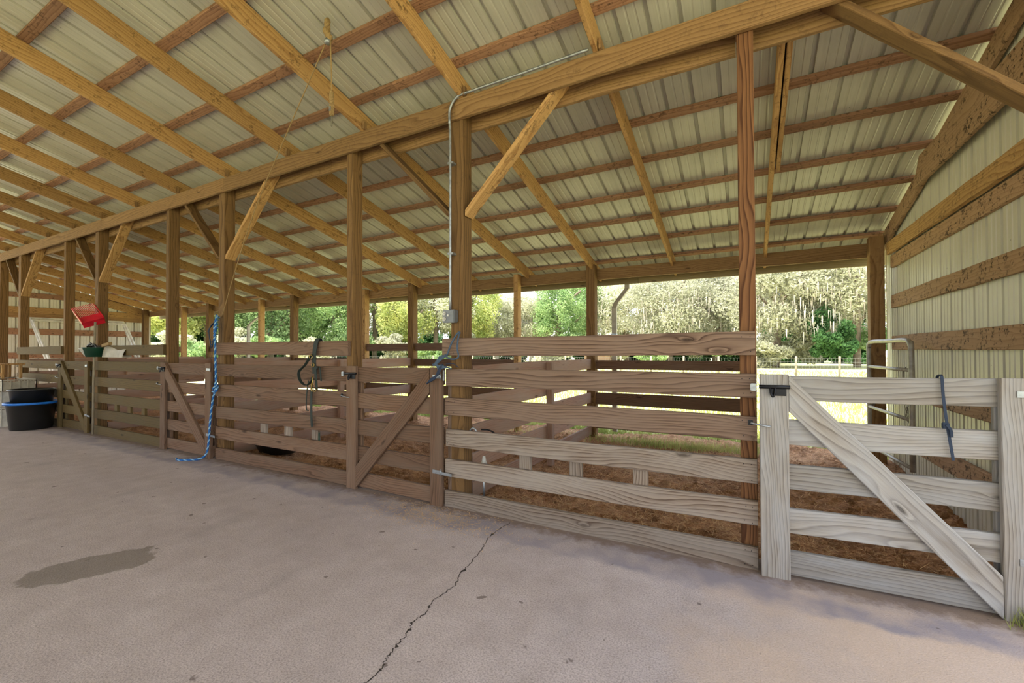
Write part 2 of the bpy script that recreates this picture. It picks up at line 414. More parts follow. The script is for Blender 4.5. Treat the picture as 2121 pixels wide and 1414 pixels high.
# the crack
cr = [(-1.77, 3.25), (-1.79, 2.95), (-1.72, 2.72), (-1.68, 2.51), (-1.655, 2.36), (-1.60, 2.21), (-1.62, 2.05), (-1.575, 1.91), (-1.59, 1.82), (-1.55, 1.73), (-1.535, 1.64), (-1.51, 1.54), (-1.475, 1.47), (-1.48, 1.36), (-1.40, 1.1), (-1.36, .8)]
pp = []
for a, b in zip(cr, cr[1:]):
    for s in range(10):
        t = s/10; pp.append((a[0]+(b[0]-a[0])*t+random.uniform(-.008, .008), a[1]+(b[1]-a[1])*t+random.uniform(-.004, .004)))
V = []; Fc = []
for i, (x, y) in enumerate(pp):
    w = .0022+.0030*abs(math.sin(i*.37))*random.random()+(.009 if random.random() < .04 else 0); V += [(x-w, y, .0012), (x+w, y, .0012)]
    if i: Fc.append((2*i-2, 2*i-1, 2*i+1, 2*i))
mesh_obj('crack', V, Fc, 'crack', fl)

def zm(X, Y):
    return -.03 + .05*(np.sin(X*3.1+Y*2.3)+np.sin(X*1.3-Y*4.7+1)+np.sin(X*7.9+Y*6.1)*.5)*.5 + rng.normal(0, .012, X.shape)
mb = grid('mulch_bed', 'mulch', -18.5, 1.67, 3.50, 7.9, 520, 120, lambda X, Y: np.where(Y < 3.56, -.05, zm(X, Y)))
tag(mb, 'brown mulch and straw bedding on the pen floors', kind='structure')
gr = grid('field', 'grass', -160, 90, -60, 180, 60, 60, lambda X, Y: np.full(X.shape, -.12)); tag(gr, 'sunlit yellow green pasture', kind='structure')

# straw litter on the mulch (stuff)
def scatter_strips(name, mat, n, gen, parent=None):
    V = np.zeros((n*4, 3), np.float32)
    for i in range(n):
        p, d, w = gen(); s = d.cross(Vector((0, 0, 1))).normalized()*w if abs(d.normalized().z) < .95 else Vector((w, 0, 0))
        V[i*4:i*4+4] = [p-s, p+s, p+d+s*.3, p+d-s*.3]
    Fc = (np.arange(n)[:, None]*4+np.arange(4)).tolist()
    return mesh_obj(name, V.tolist(), Fc, mat, parent)
def g1():
    x = random.uniform(-12, 1.5) if random.random() < .45 else random.uniform(-4.2, 1.5); y = 3.6+(random.random()**1.4)*4.1
    a = random.uniform(0, 6.28); l = random.uniform(.03, .10)
    return Vector((x, y, float(zm(np.array([x]), np.array([y]))[0])+.012)), Vector((math.cos(a)*l, math.sin(a)*l, random.uniform(-.008, .03))), random.uniform(.0012, .003)
tag(scatter_strips('straw_litter', 'straw', 16000, g1), 'pale straw scattered over the brown pen bedding', 'straw', kind='stuff')
def g2():
    x = random.gauss(-2.45, .38); y = min(3.27, random.gauss(3.05, .13)); a = random.uniform(0, 6.28); l = random.uniform(.012, .04)
    return Vector((x, y, .003)), Vector((math.cos(a)*l, math.sin(a)*l, .002)), .0022
tag(scatter_strips('swept_litter', 'straw', 1100, g2), 'small heap of swept straw dust on the concrete by the middle gate', 'straw', kind='stuff')

# ------------------------------------------------------------------ roof ("ceiling")
ceil = setting('ceiling')
tag(ceil, 'underside of ribbed metal roof on timber rafters and purlins')
prof = []
for k in range(4):
    x = .2286*k
    prof += [(x+.0, 0), (x+.006, .026), (x+.032, .026), (x+.038, 0), (x+.094, 0), (x+.099, .0035), (x+.109, .0035), (x+.114, 0), (x+.162, 0), (x+.167, .0035), (x+.177, .0035), (x+.182, 0)]
prof.append((.9144, 0)); prof.append((.922, .0265))
def sheet_mesh(name, L, mat, sgn=1):
    V = []; n = len(prof)
    for yy in (-L/2, L/2): V += [(x-.457, yy, z*sgn) for x, z in prof]
    Fc = [(i, i+1, n+i+1, n+i) for i in range(n-1)]
    me = bpy.data.meshes.new(name); me.from_pydata(V, [], Fc); me.materials.append(M[mat]); return me
Y0, Y1 = -1.2, 7.86
Lr = (Y1-Y0)/CS; me = sheet_mesh('roof_sheet', Lr, 'roof')
PUR = .038; RAF = .185; dz = (RAF+PUR)/CS
x = XL-.05; i = 0
while x < XR+.25:
    o = bpy.data.objects.new('roof_sheet', me); COL.objects.link(o); o.parent = ceil
    ym = (Y0+Y1)/2; o.location = (x+.457, ym, rz(ym)+dz+.002+.0006*(i % 2)); o.rotation_euler = (-TH, 0, 0); x += .9144; i += 1
# rafters
RX = [.25] + [-1.03-1.28*k for k in range(14)]
RX = [x for x in RX if x > XL+.2]
hr = RAF/2/CS
for k, xr in enumerate(RX):
    board('rafter', 'rafter', ceil, (xr, -1.1, rz(-1.1)+hr), (xr, 7.70, rz(7.70)+hr), RAF, .040, n=4, warp=.006)
for xr in (-1.03-.02, .25+.045): pass
board('rafter', 'rafter', ceil, (.30, 2.95, rz(2.95)+hr), (.30, 5.3, rz(5.3)+hr), RAF, .038)    # sistered piece
# purlins laid flat on the rafters
PY = [7.38, 6.755, 6.16, 5.59, 4.98, 4.41, 3.785, 3.185, 2.65, 2.03, 1.44, .85, .26, -.33, -.92]
for k, y in enumerate(PY):
    zc = rz(y)+RAF/CS+PUR/2/CS; xs = XL+.05
    stops = [XL+.06, -15.1+.6*(k % 2), -11.25+.6*(k % 2), -7.4+.6*(k % 2), -3.6+.6*(k % 2), XR+.05]
    for a, b in zip(stops, stops[1:]):
        board('purlin', 'purlin', ceil, (a+.002, y, zc), (b-.002, y, zc), .088, PUR, up=(0, CS, -math.sin(TH)))
# header beams (pair, sandwiching the posts) and eave beam
jo = [XL+.05, -14.0, -9.9, -6.2, -2.38, XR-.02]
for a, b in zip(jo, jo[1:]):
    board('beam', 'beam', ceil, (a+.002, YB+.02, 3.709), (b-.002, YB+.02, 3.709), .185, .04, n=6, warp=.004)
for a, b in zip([XL+.05, -12.2, -8.3, -4.3, -.05, XR-.02], [-12.2, -8.3, -4.3, -.05, XR-.02]):
    board('beam', 'beam', ceil, (a+.002, YB+.205, 3.665), (b-.002, YB+.205, 3.665), .185, .04, n=6, warp=.004)
for a, b in zip([XL+.05, -14.23, -10.28, -6.32, -2.34, XR-.1], [-14.23, -10.28, -6.32, -2.34, XR-.1]):
    board('beam', 'beam', ceil, (a+.002, 7.32, 2.765), (b-.002, 7.32, 2.765), .19, .04, n=4, warp=.003)
a = XL
while a < XR+.2:
    b = min(a+4.2, XR+.25); board('fascia', 'fascia', ceil, (a, 7.73, 2.745), (b-.003, 7.73, 2.745), .24, .038); a = b
# other slope of the roof, behind the camera
Yr, Yb_ = -1.2, -6.6; zr = rz(Yr); L2 = (Yr-Yb_)/CS; me2 = sheet_mesh('roof_sheet', L2, 'roof'); x = XL-.05
while x < XR+.25:
    o = bpy.data.objects.new('roof_sheet', me2); COL.objects.link(o); o.parent = ceil
    o.location = (x+.457, (Yr+Yb_)/2, zr-.252*(Yr-Yb_)/2+dz+.002); o.rotation_euler = (TH, 0, 0); x += .9144
for xr in RX: board('rafter', 'rafter', ceil, (xr, Yr-.02, zr+hr), (xr, Yb_+.1, zr-.252*(Yr-Yb_-.1)+hr), RAF, .040)
# joist blocks on the header where rafters cross it
for xr in RX[1:]:
    if xr > -16: board('cleat', 'beam', ceil, (xr+.045, 3.30, 3.80), (xr+.045, 3.30, 3.88), .05, .02, up=(0, 1, 0))
# gutter
def gutter_geo(x0, x1):
    sec = [(7.752, 2.84), (7.752, 2.72), (7.84, 2.72), (7.87, 2.84), (7.866, 2.84), (7.838, 2.724), (7.756, 2.724), (7.756, 2.84)]
    V = [Vector((x0, y, z)) for y, z in sec]+[Vector((x1, y, z)) for y, z in sec]
    return V, [(k, (k+1) % 8, 8+(k+1) % 8, 8+k) for k in range(8)]
V, Fc = gutter_geo(XL, XR+.2); mesh_obj('gutter', V, Fc, 'beige_p', ceil)

# ------------------------------------------------------------------ walls
def wall(name, xw, side, label):
    w = setting(name); tag(w, label)
    # side = -1: building lies at smaller x (right wall); sheets ribbed outwards
    ys = 3.55; k = 0
    while ys < 7.45:
        ye = min(ys+.9144, 7.46); V = []; pr = [(a, z) for a, z in prof if ys+a <= ye+.02]
        n = len(pr)
        for a, z in pr: V.append(Vector((xw+(.045+z*1.7+.0006*(k % 2))*(-side), ys+a, -.16)))
        for a, z in pr: V.append(Vector((xw+(.045+z*1.7+.0006*(k % 2))*(-side), ys+a, rz(ys+a)+.15)))
        Fc = [(i_, i_+1, n+i_+1, n+i_) for i_ in range(n-1)]
        if n > 2: mesh_obj('wall_sheet', V, Fc, 'wallm', w)
        ys += .9144; k += 1
    return w
wr_ = wall('wall_right', XR, -1, 'cream ribbed metal gable wall at the right with rough girts')
wl_ = wall('wall_left', XL, 1, 'far cream ribbed metal gable wall at the left end of the barn')
# front portions of the right wall stop at the aisle opening (y 3.55); girts
xg = XR+.022
for z0, z1 in ((.33, .50), (.90, 1.06), (1.45, 1.62), (1.97, 2.13)):
    board('girt', 'girt', wr_, (xg, 3.60, (z0+z1)/2), (xg, 7.08, (z0+z1)/2), z1-z0, .040, n=10, warp=.006, rag=.006)
board('girt', 'girt', wr_, (xg, 3.60, 2.555), (xg, 7.08, 2.555), .15, .040, n=10, warp=.004, rag=.006)
board('girt', 'rafter', wr_, (xg-.045, 3.60, 2.715), (xg-.045, 7.05, 2.715), .15, .040, n=14, warp=.003, rag=.014)
def zc2(y): return rz(y)-.10
board('girt', 'girt', wr_, (XR-.04, 3.60, 3.265), (XR-.04, 5.88, 3.265), .28, .040, n=10, warp=.003, rag=.004, ends=(0, -.7))
board('gable_rafter', 'girt', wr_, (XR+.005, -1.1, rz(-1.1)+hr), (XR+.005, 7.7, rz(7.7)+hr), RAF, .040, n=20, warp=.004, rag=.006)
xg2 = XL-.022
for z0, z1, m_ in ((.30, .45, 'purlin'), (.62, .76, 'purlin'), (1.28, 1.45, 'purlin'), (1.97, 2.15, 'purlin'), (2.60, 2.78, 'rafter'), (2.46, 2.60, 'beam'), (3.05, 3.20, 'purlin')):
    board('girt', m_, wl_, (xg2, 3.60, (z0+z1)/2), (xg2, 7.25, (z0+z1)/2), z1-z0, .040)
board('gable_rafter', 'rafter', wl_, (XL+.03, 3.40, rz(3.40)-.02), (XL+.03, 7.3, rz(7.3)-.02), .24, .040)

# ------------------------------------------------------------------ posts
def knee(t, xc, s):
    xa = xc+s*.09; xb = xc+s*.97
    board('knee_brace', 'post' if s < 0 else 'rafter', t, (xa, YB+.112, 2.74), (xb+s*.09, YB+.112, 3.71), .042, .136, n=1, ends=(1.0*s*1.0, 0.0))
lab = {-14.42: 'thick square header post nearest the left edge, its foot behind the crates',
       -10.38: 'thick square header post just behind the red plastic fork',
       -6.39: 'thick square header post with the blue rope hanging on it',
       -2.46: 'thick square header post carrying the grey outlet box',
       1.45: 'thick square header post just outside the frame at the right gate hinge'}
for xm in MAIN:
    t = thing('timber_post', lab[xm], 'post', (xm+.07, YB+.112, 0), 'thick header posts with knee braces')
    board('shaft', 'post', t, (xm+.07, YB+.113, -.02), (xm+.07, YB+.113, 3.745), .143, .143, up=(0, 1, 0), ch=.006)
    knee(t, xm+.07, 1); knee(t, xm+.07, -1)
lab = {-15.8: 'slim gate post at the far left edge of the picture', -11.82: 'slim gate post left of the red plastic fork',
       -7.83: 'slim gate post between the red fork and the blue rope', -3.87: 'slim gate post right of the hanging halter'}
for xm in MID:
    t = tag(board('timber_post', 'post', None, (xm+.045, YB+.113, -.02), (xm+.045, YB+.113, 3.68), .143, .09, up=(0, 1, 0), ch=.005), lab[xm], 'post', 'slim gate posts')
t = tag(board('timber_post', 'post_red', None, (.006, YB+.10, -.02), (.006, YB+.10, 3.68), .10, .10, up=(0, 1, 0), ch=.005),
        'reddish slim post with bold grain behind the latch of the grey gate', 'post')
lab = {-18.32: 'corner eave post in the far left corner against the metal wall', -14.30: 'eave post seen just left of the blue rope', -10.35: 'eave post above the halter side of the left panel, orange toned',
       -6.39: 'eave post midway between the halter and the outlet box', -2.41: 'eave post where the plank divider of the middle pen ends', 1.41: 'broad orange eave post beside the tube gate at the right wall'}
for xm in EMAIN:
    tag(board('eave_post', 'post' if xm < 1 else 'beam', None, (xm+.075, 7.225, -.10), (xm+.075, 7.225, rz(7.225)+.10), .15, .15, up=(0, 1, 0), ch=.006), lab[xm], 'post', 'eave posts along the back')
lab = {-15.76: 'narrow eave post at the far left with two dark bolt marks', -11.71: 'narrow eave post seen between the rope and the halter', -7.76: 'narrow eave post seen just right of the gate post by the halter', -3.82: 'narrow eave post against the blue patch of sky'}
for xm in EMID:
    tag(board('eave_post', 'rafter', None, (xm+.045, 7.225, -.10), (xm+.045, 7.225, rz(7.225)+.06), .14, .09, up=(0, 1, 0), ch=.005), lab[xm], 'post', 'narrow eave posts along the back')

# ------------------------------------------------------------------ front fence panels
def nails(parent, pts, r=.0035, y=0):
    parts = []
    for (x, z) in pts:
        V = []; 
        for k in range(6): V.append(Vector((x+r*math.cos(k*1.047), y, z+r*math.sin(k*1.047))))
        parts.append((V, [(0, 1, 2, 3, 4, 5)[::-1]]))
    V, Fc = join_geo(parts); o = mesh_obj('nail_heads', V, Fc, 'black_m', parent); o['kind'] = 'stuff'; return o
def latch(parent, x, y, z, side=1):
    # slide latch: keeper on the panel, body on the stile
    t = board('latch', 'black_m', parent, (x-.012, y-.006, z-.016), (x+.075, y-.006, z-.016), .058, .008)
    tube('latch_bar', 'black_m', t, [(x-.075, y-.012, z+.01), (x+.095, y-.014, z+.012)], .0125, 8)
    tube('latch_handle', 'black_m', t, [(x-.012, y-.014, z+.006), (x-.010, y-.026, z-.03), (x, y-.03, z-.05), (x+.010, y-.026, z-.03), (x+.014, y-.014, z+.006)], .007, 6, 4)
    box('keeper', 'galv', t, (x-.125, y-.018, z-.018), (x-.09, y, z+.03), .004)
    return t
def hook(parent, x, y, z):
    t = box('eye_plate', 'black_m', parent, (x-.115, y-.012, z-.012), (x-.085, y, z+.022), .003)
    tube('hook', 'galv', t, [(x-.10, y-.02, z+.005), (x-.05, y-.022, z-.004), (x-.005, y-.016, z-.012), (x+.012, y-.004, z-.012)], .006, 6, 4)
def panel(x0, x1, label, mats, stub_x, y=YB+.02, bow=.006, nail=False):
    t = thing('fence_panel', label, 'fence', ((x0+x1)/2, y, 0), 'front fence panels of six boards')
    for k, (z0, z1) in enumerate(BZ):
        m_ = mats[k]; xa = x0+random.uniform(-.012, .012)-(.03 if k == 0 else 0)
        board('board', m_, t, (xa, y, (z0+z1)/2+random.uniform(-.006, .006)), (x1+random.uniform(-.004, .004), y, (z0+z1)/2+random.uniform(-.008, .008)), (z1-z0), .038, n=14, warp=bow if k < 5 else .001, rag=.003)
    for sx in stub_x:
        board('stub_board', 'fence_r' if 'fence' in mats[0] else 'olive', t, (sx, y+.045, .34), (sx, y+.045, .66), .11, .038, up=(1, 0, 0))
    # batten behind each end
    board('end_batten', mats[1], t, (x0+.035, y+.042, .02), (x0+.035, y+.042, 1.28), .07, .038, up=(1, 0, 0))
    if nail:
        pts = []
        for (z0, z1) in BZ:
            for xx in (x0+.03, x0+.10, x1-.03, x1-.075):
                pts += [(xx, z0+.03+random.uniform(-.008, .008)), (xx+random.uniform(-.01, .01), z1-.03)]
        nails(t, pts, y=y-.0205)
    return t
panel(-2.50, .052, 'weathered six-board fence panel at the middle, below the outlet box', ['fence_m', 'fence_m', 'fence_m', 'fence_r', 'fence_r', 'fence_r'], (-1.69, -1.23, -.715), nail=True)
panel(-6.37, -3.80, 'brown six-board fence panel with the halter hung on it', ['fence']*6, (-5.38, -4.90, -4.40))
panel(-10.30, -7.80, 'olive brown six-board fence panel between the red fork and the blue rope', ['olive']*6, (-9.52, -9.03, -8.54))
panel(-14.30, -11.79, 'olive six-board fence panel behind the black tubs', ['olive']*6, (-13.5, -13.0))

# ------------------------------------------------------------------ gates
def gate(x0, x1, label, mat, brace, hinge_side, ang=0.0, pivot=None, yb=YB+.02, lat=True, smat=None, zdrop=0, loc_z=0):
    t = thing('wooden_gate', label, 'gate', (pivot if pivot is not None else x0, yb, 0), 'five-rail board gates with a diagonal brace')
    smat = smat or mat
    RZ = [(1.13, 1.285), (.845, 1.005), (.565, .72), (.285, .44), (.015, .165)]
    for (z0, z1) in RZ:
        board('rail', mat, t, (x0+.01, yb, (z0+z1)/2), (x1-.01, yb, (z0+z1)/2+random.uniform(-.005, .005)), z1-z0, .038, n=8, warp=.006, rag=.002)
    sw = .14 if x0 < -1 else .16
    for xa in (x0, x1-sw):
        board('stile', smat, t, (xa+sw/2, yb-.039, .0), (xa+sw/2, yb-.039, 1.295), sw, .038, up=(1, 0, 0), n=4, warp=.002)
        board('stile', mat, t, (xa+sw/2+(.03 if xa == x0 else -.03), yb+.039, .02), (xa+sw/2+(.03 if xa == x0 else -.03), yb+.039, 1.28), .09, .038, up=(1, 0, 0))
    if brace > 0: a, b = (x0+sw+.004, .13), (x1-sw-.004, 1.17)      # lower left to upper right
    else: a, b = (x0+sw+.002, 1.175), (x1-sw-.004, .118)
    dx, dz_ = b[0]-a[0], b[1]-a[1]; L = math.hypot(dx, dz_); c0 = dz_/dx
    board('brace', mat, t, (a[0], yb-.039, a[1]), (b[0], yb-.039, b[1]), .155, .038, n=1, ends=(dz_/dx*1.0, dz_/dx*1.0))
    xh = x1 if hinge_side > 0 else x0
    for zh in (1.21, .32):
        s = hinge_side
        h = board('hinge', 'galv', t, (xh-s*.10, yb-.061, zh), (xh-s*.004, yb-.061, zh), .035, .004)
        if zh == .32 or x0 > -1: board('hinge_strap', 'galv', h, (xh+s*.004, yb-.061 if x0 < -1 else yb-.061, zh-.006), (xh+s*.12, yb-.061 if x0 < -1 else yb-.061, zh-.012), .028, .004)
        tube('hinge_pin', 'galv', h, [(xh, yb-.064, zh-.03), (xh, yb-.064, zh+.03)], .006, 8)
    if lat:
        xl = x0 if hinge_side > 0 else x1
        if hinge_side > 0: latch(t, xl+.07, yb-.06, 1.205); hook(t, xl+.045, yb-.06, .975)
    if ang: t.rotation_euler = (0, 0, ang)
    return t
gate(-3.785, -2.515, 'brown board gate left of the outlet post, brace rising to the right', 'fence', 1, 1)
gate(-7.80, -6.42, 'brown board gate behind the hanging blue rope, brace falling to the right', 'fence', -1, 1)
gate(-11.80, -10.42, 'olive board gate below the red plastic fork', 'olive', -1, 1)
g = gate(.065, 1.36, 'pale grey weathered board gate at the far right with a long diagonal brace', 'gate_g', -1, 1, ang=math.radians(3.6), pivot=1.36, yb=YB+.075, smat='gate_g')

# ------------------------------------------------------------------ pen dividers and rear rails
def divider(x, label, mat):
    t = thing('pen_divider', label, 'fence', (x, 5.3, 0), 'plank dividers between pens')
    for z0, z1 in ((1.14, 1.31), (.86, 1.02), (.57, .74), (.30, .46), (.03, .18)):
        board('board', mat, t, (x, 3.52, (z0+z1)/2+random.uniform(-.01, .01)), (x, 7.14, (z0+z1)/2+.005), z1-z0, .038, n=8, warp=.008)
    board('mid_post', mat, t, (x+.06, 5.3, -.05), (x+.06, 5.3, 1.30), .09, .08, up=(0, 1, 0))
    return t
divider(-2.345, 'plank divider running back from the outlet post', 'pink')
divider(-6.32, 'pinkish plank divider running back from the blue rope post', 'pink')
divider(-10.31, 'pinkish plank divider behind the olive panel', 'pink')
divider(-14.35, 'plank divider of the far left pens', 'pink')
def rear(x0, x1, zs, label):
    t = thing('rear_rail_fence', label, 'fence', ((x0+x1)/2, 7.33, 0), 'rear rails of the pens')
    for z0, z1 in zs: board('rail', 'fence', t, (x0-.02, 7.225, (z0+z1)/2), (x1+.02, 7.225, (z0+z1)/2), z1-z0, .038, n=3, warp=.003)
    return t
z3 = [(1.14, 1.29), (.54, .74), (.14, .33)]; z4 = [(1.46, 1.62)]+z3
rear(-2.25, .02, z3, 'rear rails of the right pen in front of the pasture')
board('rail_post', 'fence', rear(-6.23, -3.83, z4, 'rear rails of the pen behind the outlet post'), (-3.9, 7.225, -.1), (-3.9, 7.225, .1), .04, .04)
rear(-7.66, -6.40, z4, 'short rear rails seen between the gate post and the middle eave post')
rear(-10.19, -7.77, z4, 'rear rails behind the halter panel')
rear(-14.14, -11.72, z4, 'rear rails behind the blue rope')
rear(-11.61, -10.36, z4, 'short rear rails left of the orange eave post')
rear(-18.16, -15.77, z4, 'rear rails of the farthest left pen')
o = tag(board('eave_post', 'fence', None, (.05, 7.225, -.1), (.05, 7.225, 1.32), .09, .09, up=(0, 1, 0)), 'short rail post hidden behind the reddish slim post', 'post')

# ------------------------------------------------------------------ tube gate standing open at the right wall
t = thing('tube_gate', 'narrow galvanised tube gate standing open along the right wall', 'gate', (1.37, 7.05, 0))
A = Vector((1.37, 7.06, 0)); B = Vector((1.47, 5.82, 0)); z0, z1 = .21, 1.55
def gp(s, z): q = A.lerp(B, s); return Vector((q.x, q.y, z))
fr = [gp(0, z0), gp(0, 1.42), gp(.015, 1.50), gp(.09, z1), gp(.5, z1), gp(.90, z1), gp(.985, 1.50), gp(1, 1.40), gp(1, z0)]
tube('tube_frame', 'pipe', t, fr, .024, 12, 4)
for z in (1.24, .98, .73, .48, z0+.03): tube('tube_rail', 'pipe', t, [gp(.01, z), gp(.99, z)], .019, 10)
for z in (1.06, .75): 
    h = board('hinge', 'galv', t, (1.43, 7.17, z), gp(.0, z), .03, .05); tube('hinge_pin', 'pipe_d', h, [gp(-.04, z-.05), gp(-.04, z+.05)], .008, 6)
tube('chain', 'pipe_d', t, [gp(.9, 1.27), gp(.84, 1.22), gp(.85, 1.05), gp(.93, .9), gp(.88, .75), gp(.97, .68)], .005, 5, 5)
for k in range(4):
    pts = [gp(.8+.05*k, .95-.05*k), gp(.86+.03*k, .86), gp(.92, .74+.04*k), gp(1.02, .66)]
    tube('wire_twist', 'pipe_d', t, pts, .003, 4, 4)

# downspouts
for (xd, lb) in ((-1.95, 'pale square downspout with an elbow outside the right pen'), (-12.6, 'pale downspout elbow outside the far left pens')):
    t = thing('downspout', lb, 'pipe', (xd, 7.6, 0), 'downspouts of the rear gutter')
    V = []; Fc = []
    pth = [(xd+.08, 7.81, 2.715), (xd+.08, 7.81, 2.56), (xd-.04, 7.52, 2.28), (xd-.06, 7.46, 2.18), (xd-.06, 7.46, .06)]
    for i, p in enumerate(pth):
        for (a, b) in ((-.04, -.03), (.04, -.03), (.04, .03), (-.04, .03)): V.append(Vector((p[0]+a, p[1]+b, p[2])))
    for i in range(len(pth)-1):
        for k in range(4): Fc.append((i*4+k, i*4+(k+1) % 4, i*4+4+(k+1) % 4, i*4+4+k))
    mesh_obj('pipe_run', V, Fc, 'beige_p', t)
    box('strap', 'galv', t, (xd-.105, 7.42, 1.72), (xd-.015, 7.50, 1.745), .001)

# ------------------------------------------------------------------ outlet box and conduit on the post
t = thing('outlet_box', 'grey double outlet box at the end of a conduit on the thick post', 'outlet', (-2.44, 3.33, 1.78))
box('box_body', 'box', t, (-2.515, 3.285, 1.715), (-2.375, 3.352, 1.835), .008)
for z in (1.802, 1.750):
    d = lathe('socket', 'white_p', t, (-2.487, 3.284, z), [(.0, 0), (.018, 0), (.019, .004)], 16); d.rotation_euler = (math.pi/2, 0, 0)
    for dx in (-.006, .006): box('slot', 'black_p', d, (-2.487+dx-.0012, 3.2785, z-.005), (-2.487+dx+.0012, 3.2795, z+.006), 0)
for c in list(bpy.data.objects):
    if c.name.startswith('slot'):   # slots sit in world axes although the socket disc is turned
        w = c.location.copy(); c.matrix_parent_inverse = Matrix.Rotation(-math.pi/2, 4, 'X')
box('switch', 'white_p', t, (-2.447, 3.272, 1.772), (-2.435, 3.286, 1.79), .001)
tube('conduit', 'galv', t, [(-2.43, 3.30, 1.83), (-2.43, 3.30, 2.4), (-2.43, 3.30, 3.45), (-2.43, 3.292, 3.60), (-2.42, 3.288, 3.72), (-2.34, 3.286, 3.80), (-2.22, 3.286, 3.812), (-1.6, 3.286, 3.815), (-1.08, 3.286, 3.825)], .0125, 10, 5)
for z in (2.35, 3.2): box('conduit_clip', 'galv', t, (-2.455, 3.29, z), (-2.395, 3.352, z+.02), .002)

# ------------------------------------------------------------------ blue rope
t = thing('blue_rope', 'blue and white twisted rope hanging from the post and trailing on the floor', 'rope', (-6.3, 3.28, 1.9))
rope('rope_line', ['blue_r', 'lblue_r', 'blue_r'], t, [(-6.33, 3.335, 1.92), (-6.30, 3.27, 1.86), (-6.28, 3.26, 1.4), (-6.27, 3.262, 1.0), (-6.33, 3.255, .8), (-6.38, 3.25, .5), (-6.40, 3.24, .2), (-6.42, 3.22, .07), (-6.47, 3.17, .018), (-6.55, 3.10, .014), (-6.64, 3.04, .014), (-6.70, 3.02, .014), (-6.78, 3.04, .014)], .0135, .09)
rope('knot', ['blue_r', 'lblue_r', 'blue_r'], t, [(-6.30, 3.27, 1.03), (-6.25, 3.25, 1.0), (-6.29, 3.24, .96), (-6.32, 3.27, .97), (-6.28, 3.29, 1.0), (-6.25, 3.26, .93), (-6.31, 3.24, .92)], .014, .09)
for k in range(4):
    z = 1.93-.05*k
    rope('rope_loop', ['blue_r', 'lblue_r'], t, [(-6.32, 3.31, z), (-6.27-.01*k, 3.27, z-.02), (-6.28, 3.25, z-.12), (-6.33, 3.27, z-.16), (-6.35, 3.30, z-.05), (-6.31, 3.29, z+.02)], .012, .08)
for k in range(3):
    tube('thin_loop', 'navy', t, [(-6.33, 3.30, 1.88), (-6.40-.03*k, 3.26, 1.80-.03*k), (-6.42, 3.25, 1.70), (-6.38, 3.26, 1.58-.04*k), (-6.31, 3.27, 1.66)], .006, 6, 5)

# ------------------------------------------------------------------ halter on the fence
def strap(name, mat, parent, pts, w, th=.005, side=(1, 0, 0), sub=4):
    P = smooth_path(pts, sub); c = P[0].copy(); s = Vector(side).normalized(); V = []; Fc = []
    for i, p in enumerate(P):
        T = (P[min(i+1, len(P)-1)]-P[max(i-1, 0)]).normalized(); a = (s-T*s.dot(T)).normalized(); b = T.cross(a)
        for u, v in ((-w/2, -th/2), (w/2, -th/2), (w/2, th/2), (-w/2, th/2)): V.append(p-c+a*u+b*v)
    for i in range(len(P)-1):
        for k in range(4): Fc.append((i*4+k, i*4+(k+1) % 4, i*4+4+(k+1) % 4, i*4+4+k))
    Fc += [(3, 2, 1, 0), tuple(4*(len(P)-1)+k for k in range(4))]
    return mesh_obj(name, V, Fc, mat, parent, False, c)
def ring(name, mat, parent, c, R, r, nrm=(0, 1, 0)):
    n = Vector(nrm).normalized(); a = n.orthogonal().normalized(); b = n.cross(a); c = Vector(c)
    pts = [c+(a*math.cos(k*math.pi/8)+b*math.sin(k*math.pi/8))*R for k in range(17)]
    return tube(name, mat, parent, pts, r, 6)
yh = 3.285
t = thing('horse_halter', 'dark green webbing halter with brass rings hung over the fence top', 'halter', (-4.33, yh, 1.58))
strap('crown_strap', 'strap', t, [(-4.30, 3.37, 1.50), (-4.30, 3.34, 1.588), (-4.30, 3.30, 1.59), (-4.315, yh, 1.50), (-4.32, yh-.01, 1.36), (-4.31, yh-.01, 1.20)], .042)
strap('cheek_strap', 'strap', t, [(-4.26, 3.36, 1.52), (-4.265, 3.33, 1.592), (-4.27, 3.295, 1.58), (-4.29, yh-.012, 1.42), (-4.27, yh-.02, 1.22), (-4.26, yh-.01, 1.02)], .038)
strap('nose_band', 'strap', t, [(-4.35, yh-.01, 1.42), (-4.42, yh-.04, 1.30), (-4.50, yh-.06, 1.22), (-4.46, yh-.07, 1.12), (-4.38, yh-.05, 1.07), (-4.31, yh-.02, 1.14)], .036, side=(0, 1, 0))
strap('chin_strap', 'strap', t, [(-4.30, yh-.02, 1.30), (-4.24, yh-.03, 1.27), (-4.20, yh-.02, 1.27), (-4.20, yh, 1.12)], .022)
for (x, z, R) in ((-4.335, 1.39, .024), (-4.30, 1.30, .022), (-4.31, 1.08, .02), (-4.27, 1.02, .02)): ring('ring', 'brass', t, (x, yh-.03, z), R, .004)
tube('snap_hook', 'brass', t, [(-4.31, yh-.03, 1.17), (-4.29, yh-.035, 1.12), (-4.31, yh-.035, 1.07), (-4.33, yh-.03, 1.03), (-4.31, yh-.03, 1.0)], .007, 6, 4)
strap('lead_strap', 'strap', t, [(-4.33, yh-.02, 1.16), (-4.345, yh-.015, .95), (-4.35, yh-.012, .75), (-4.34, yh-.01, .60)], .034)
strap('lead_strap', 'green_p', t, [(-4.335, yh+.08, .52), (-4.335, yh+.08, .40), (-4.33, yh+.08, .36)], .02)
strap('thin_lead', 'strap', t, [(-4.40, yh-.01, 1.12), (-4.43, yh-.01, .98), (-4.44, yh-.008, .80), (-4.40, yh-.008, .78)], .016)

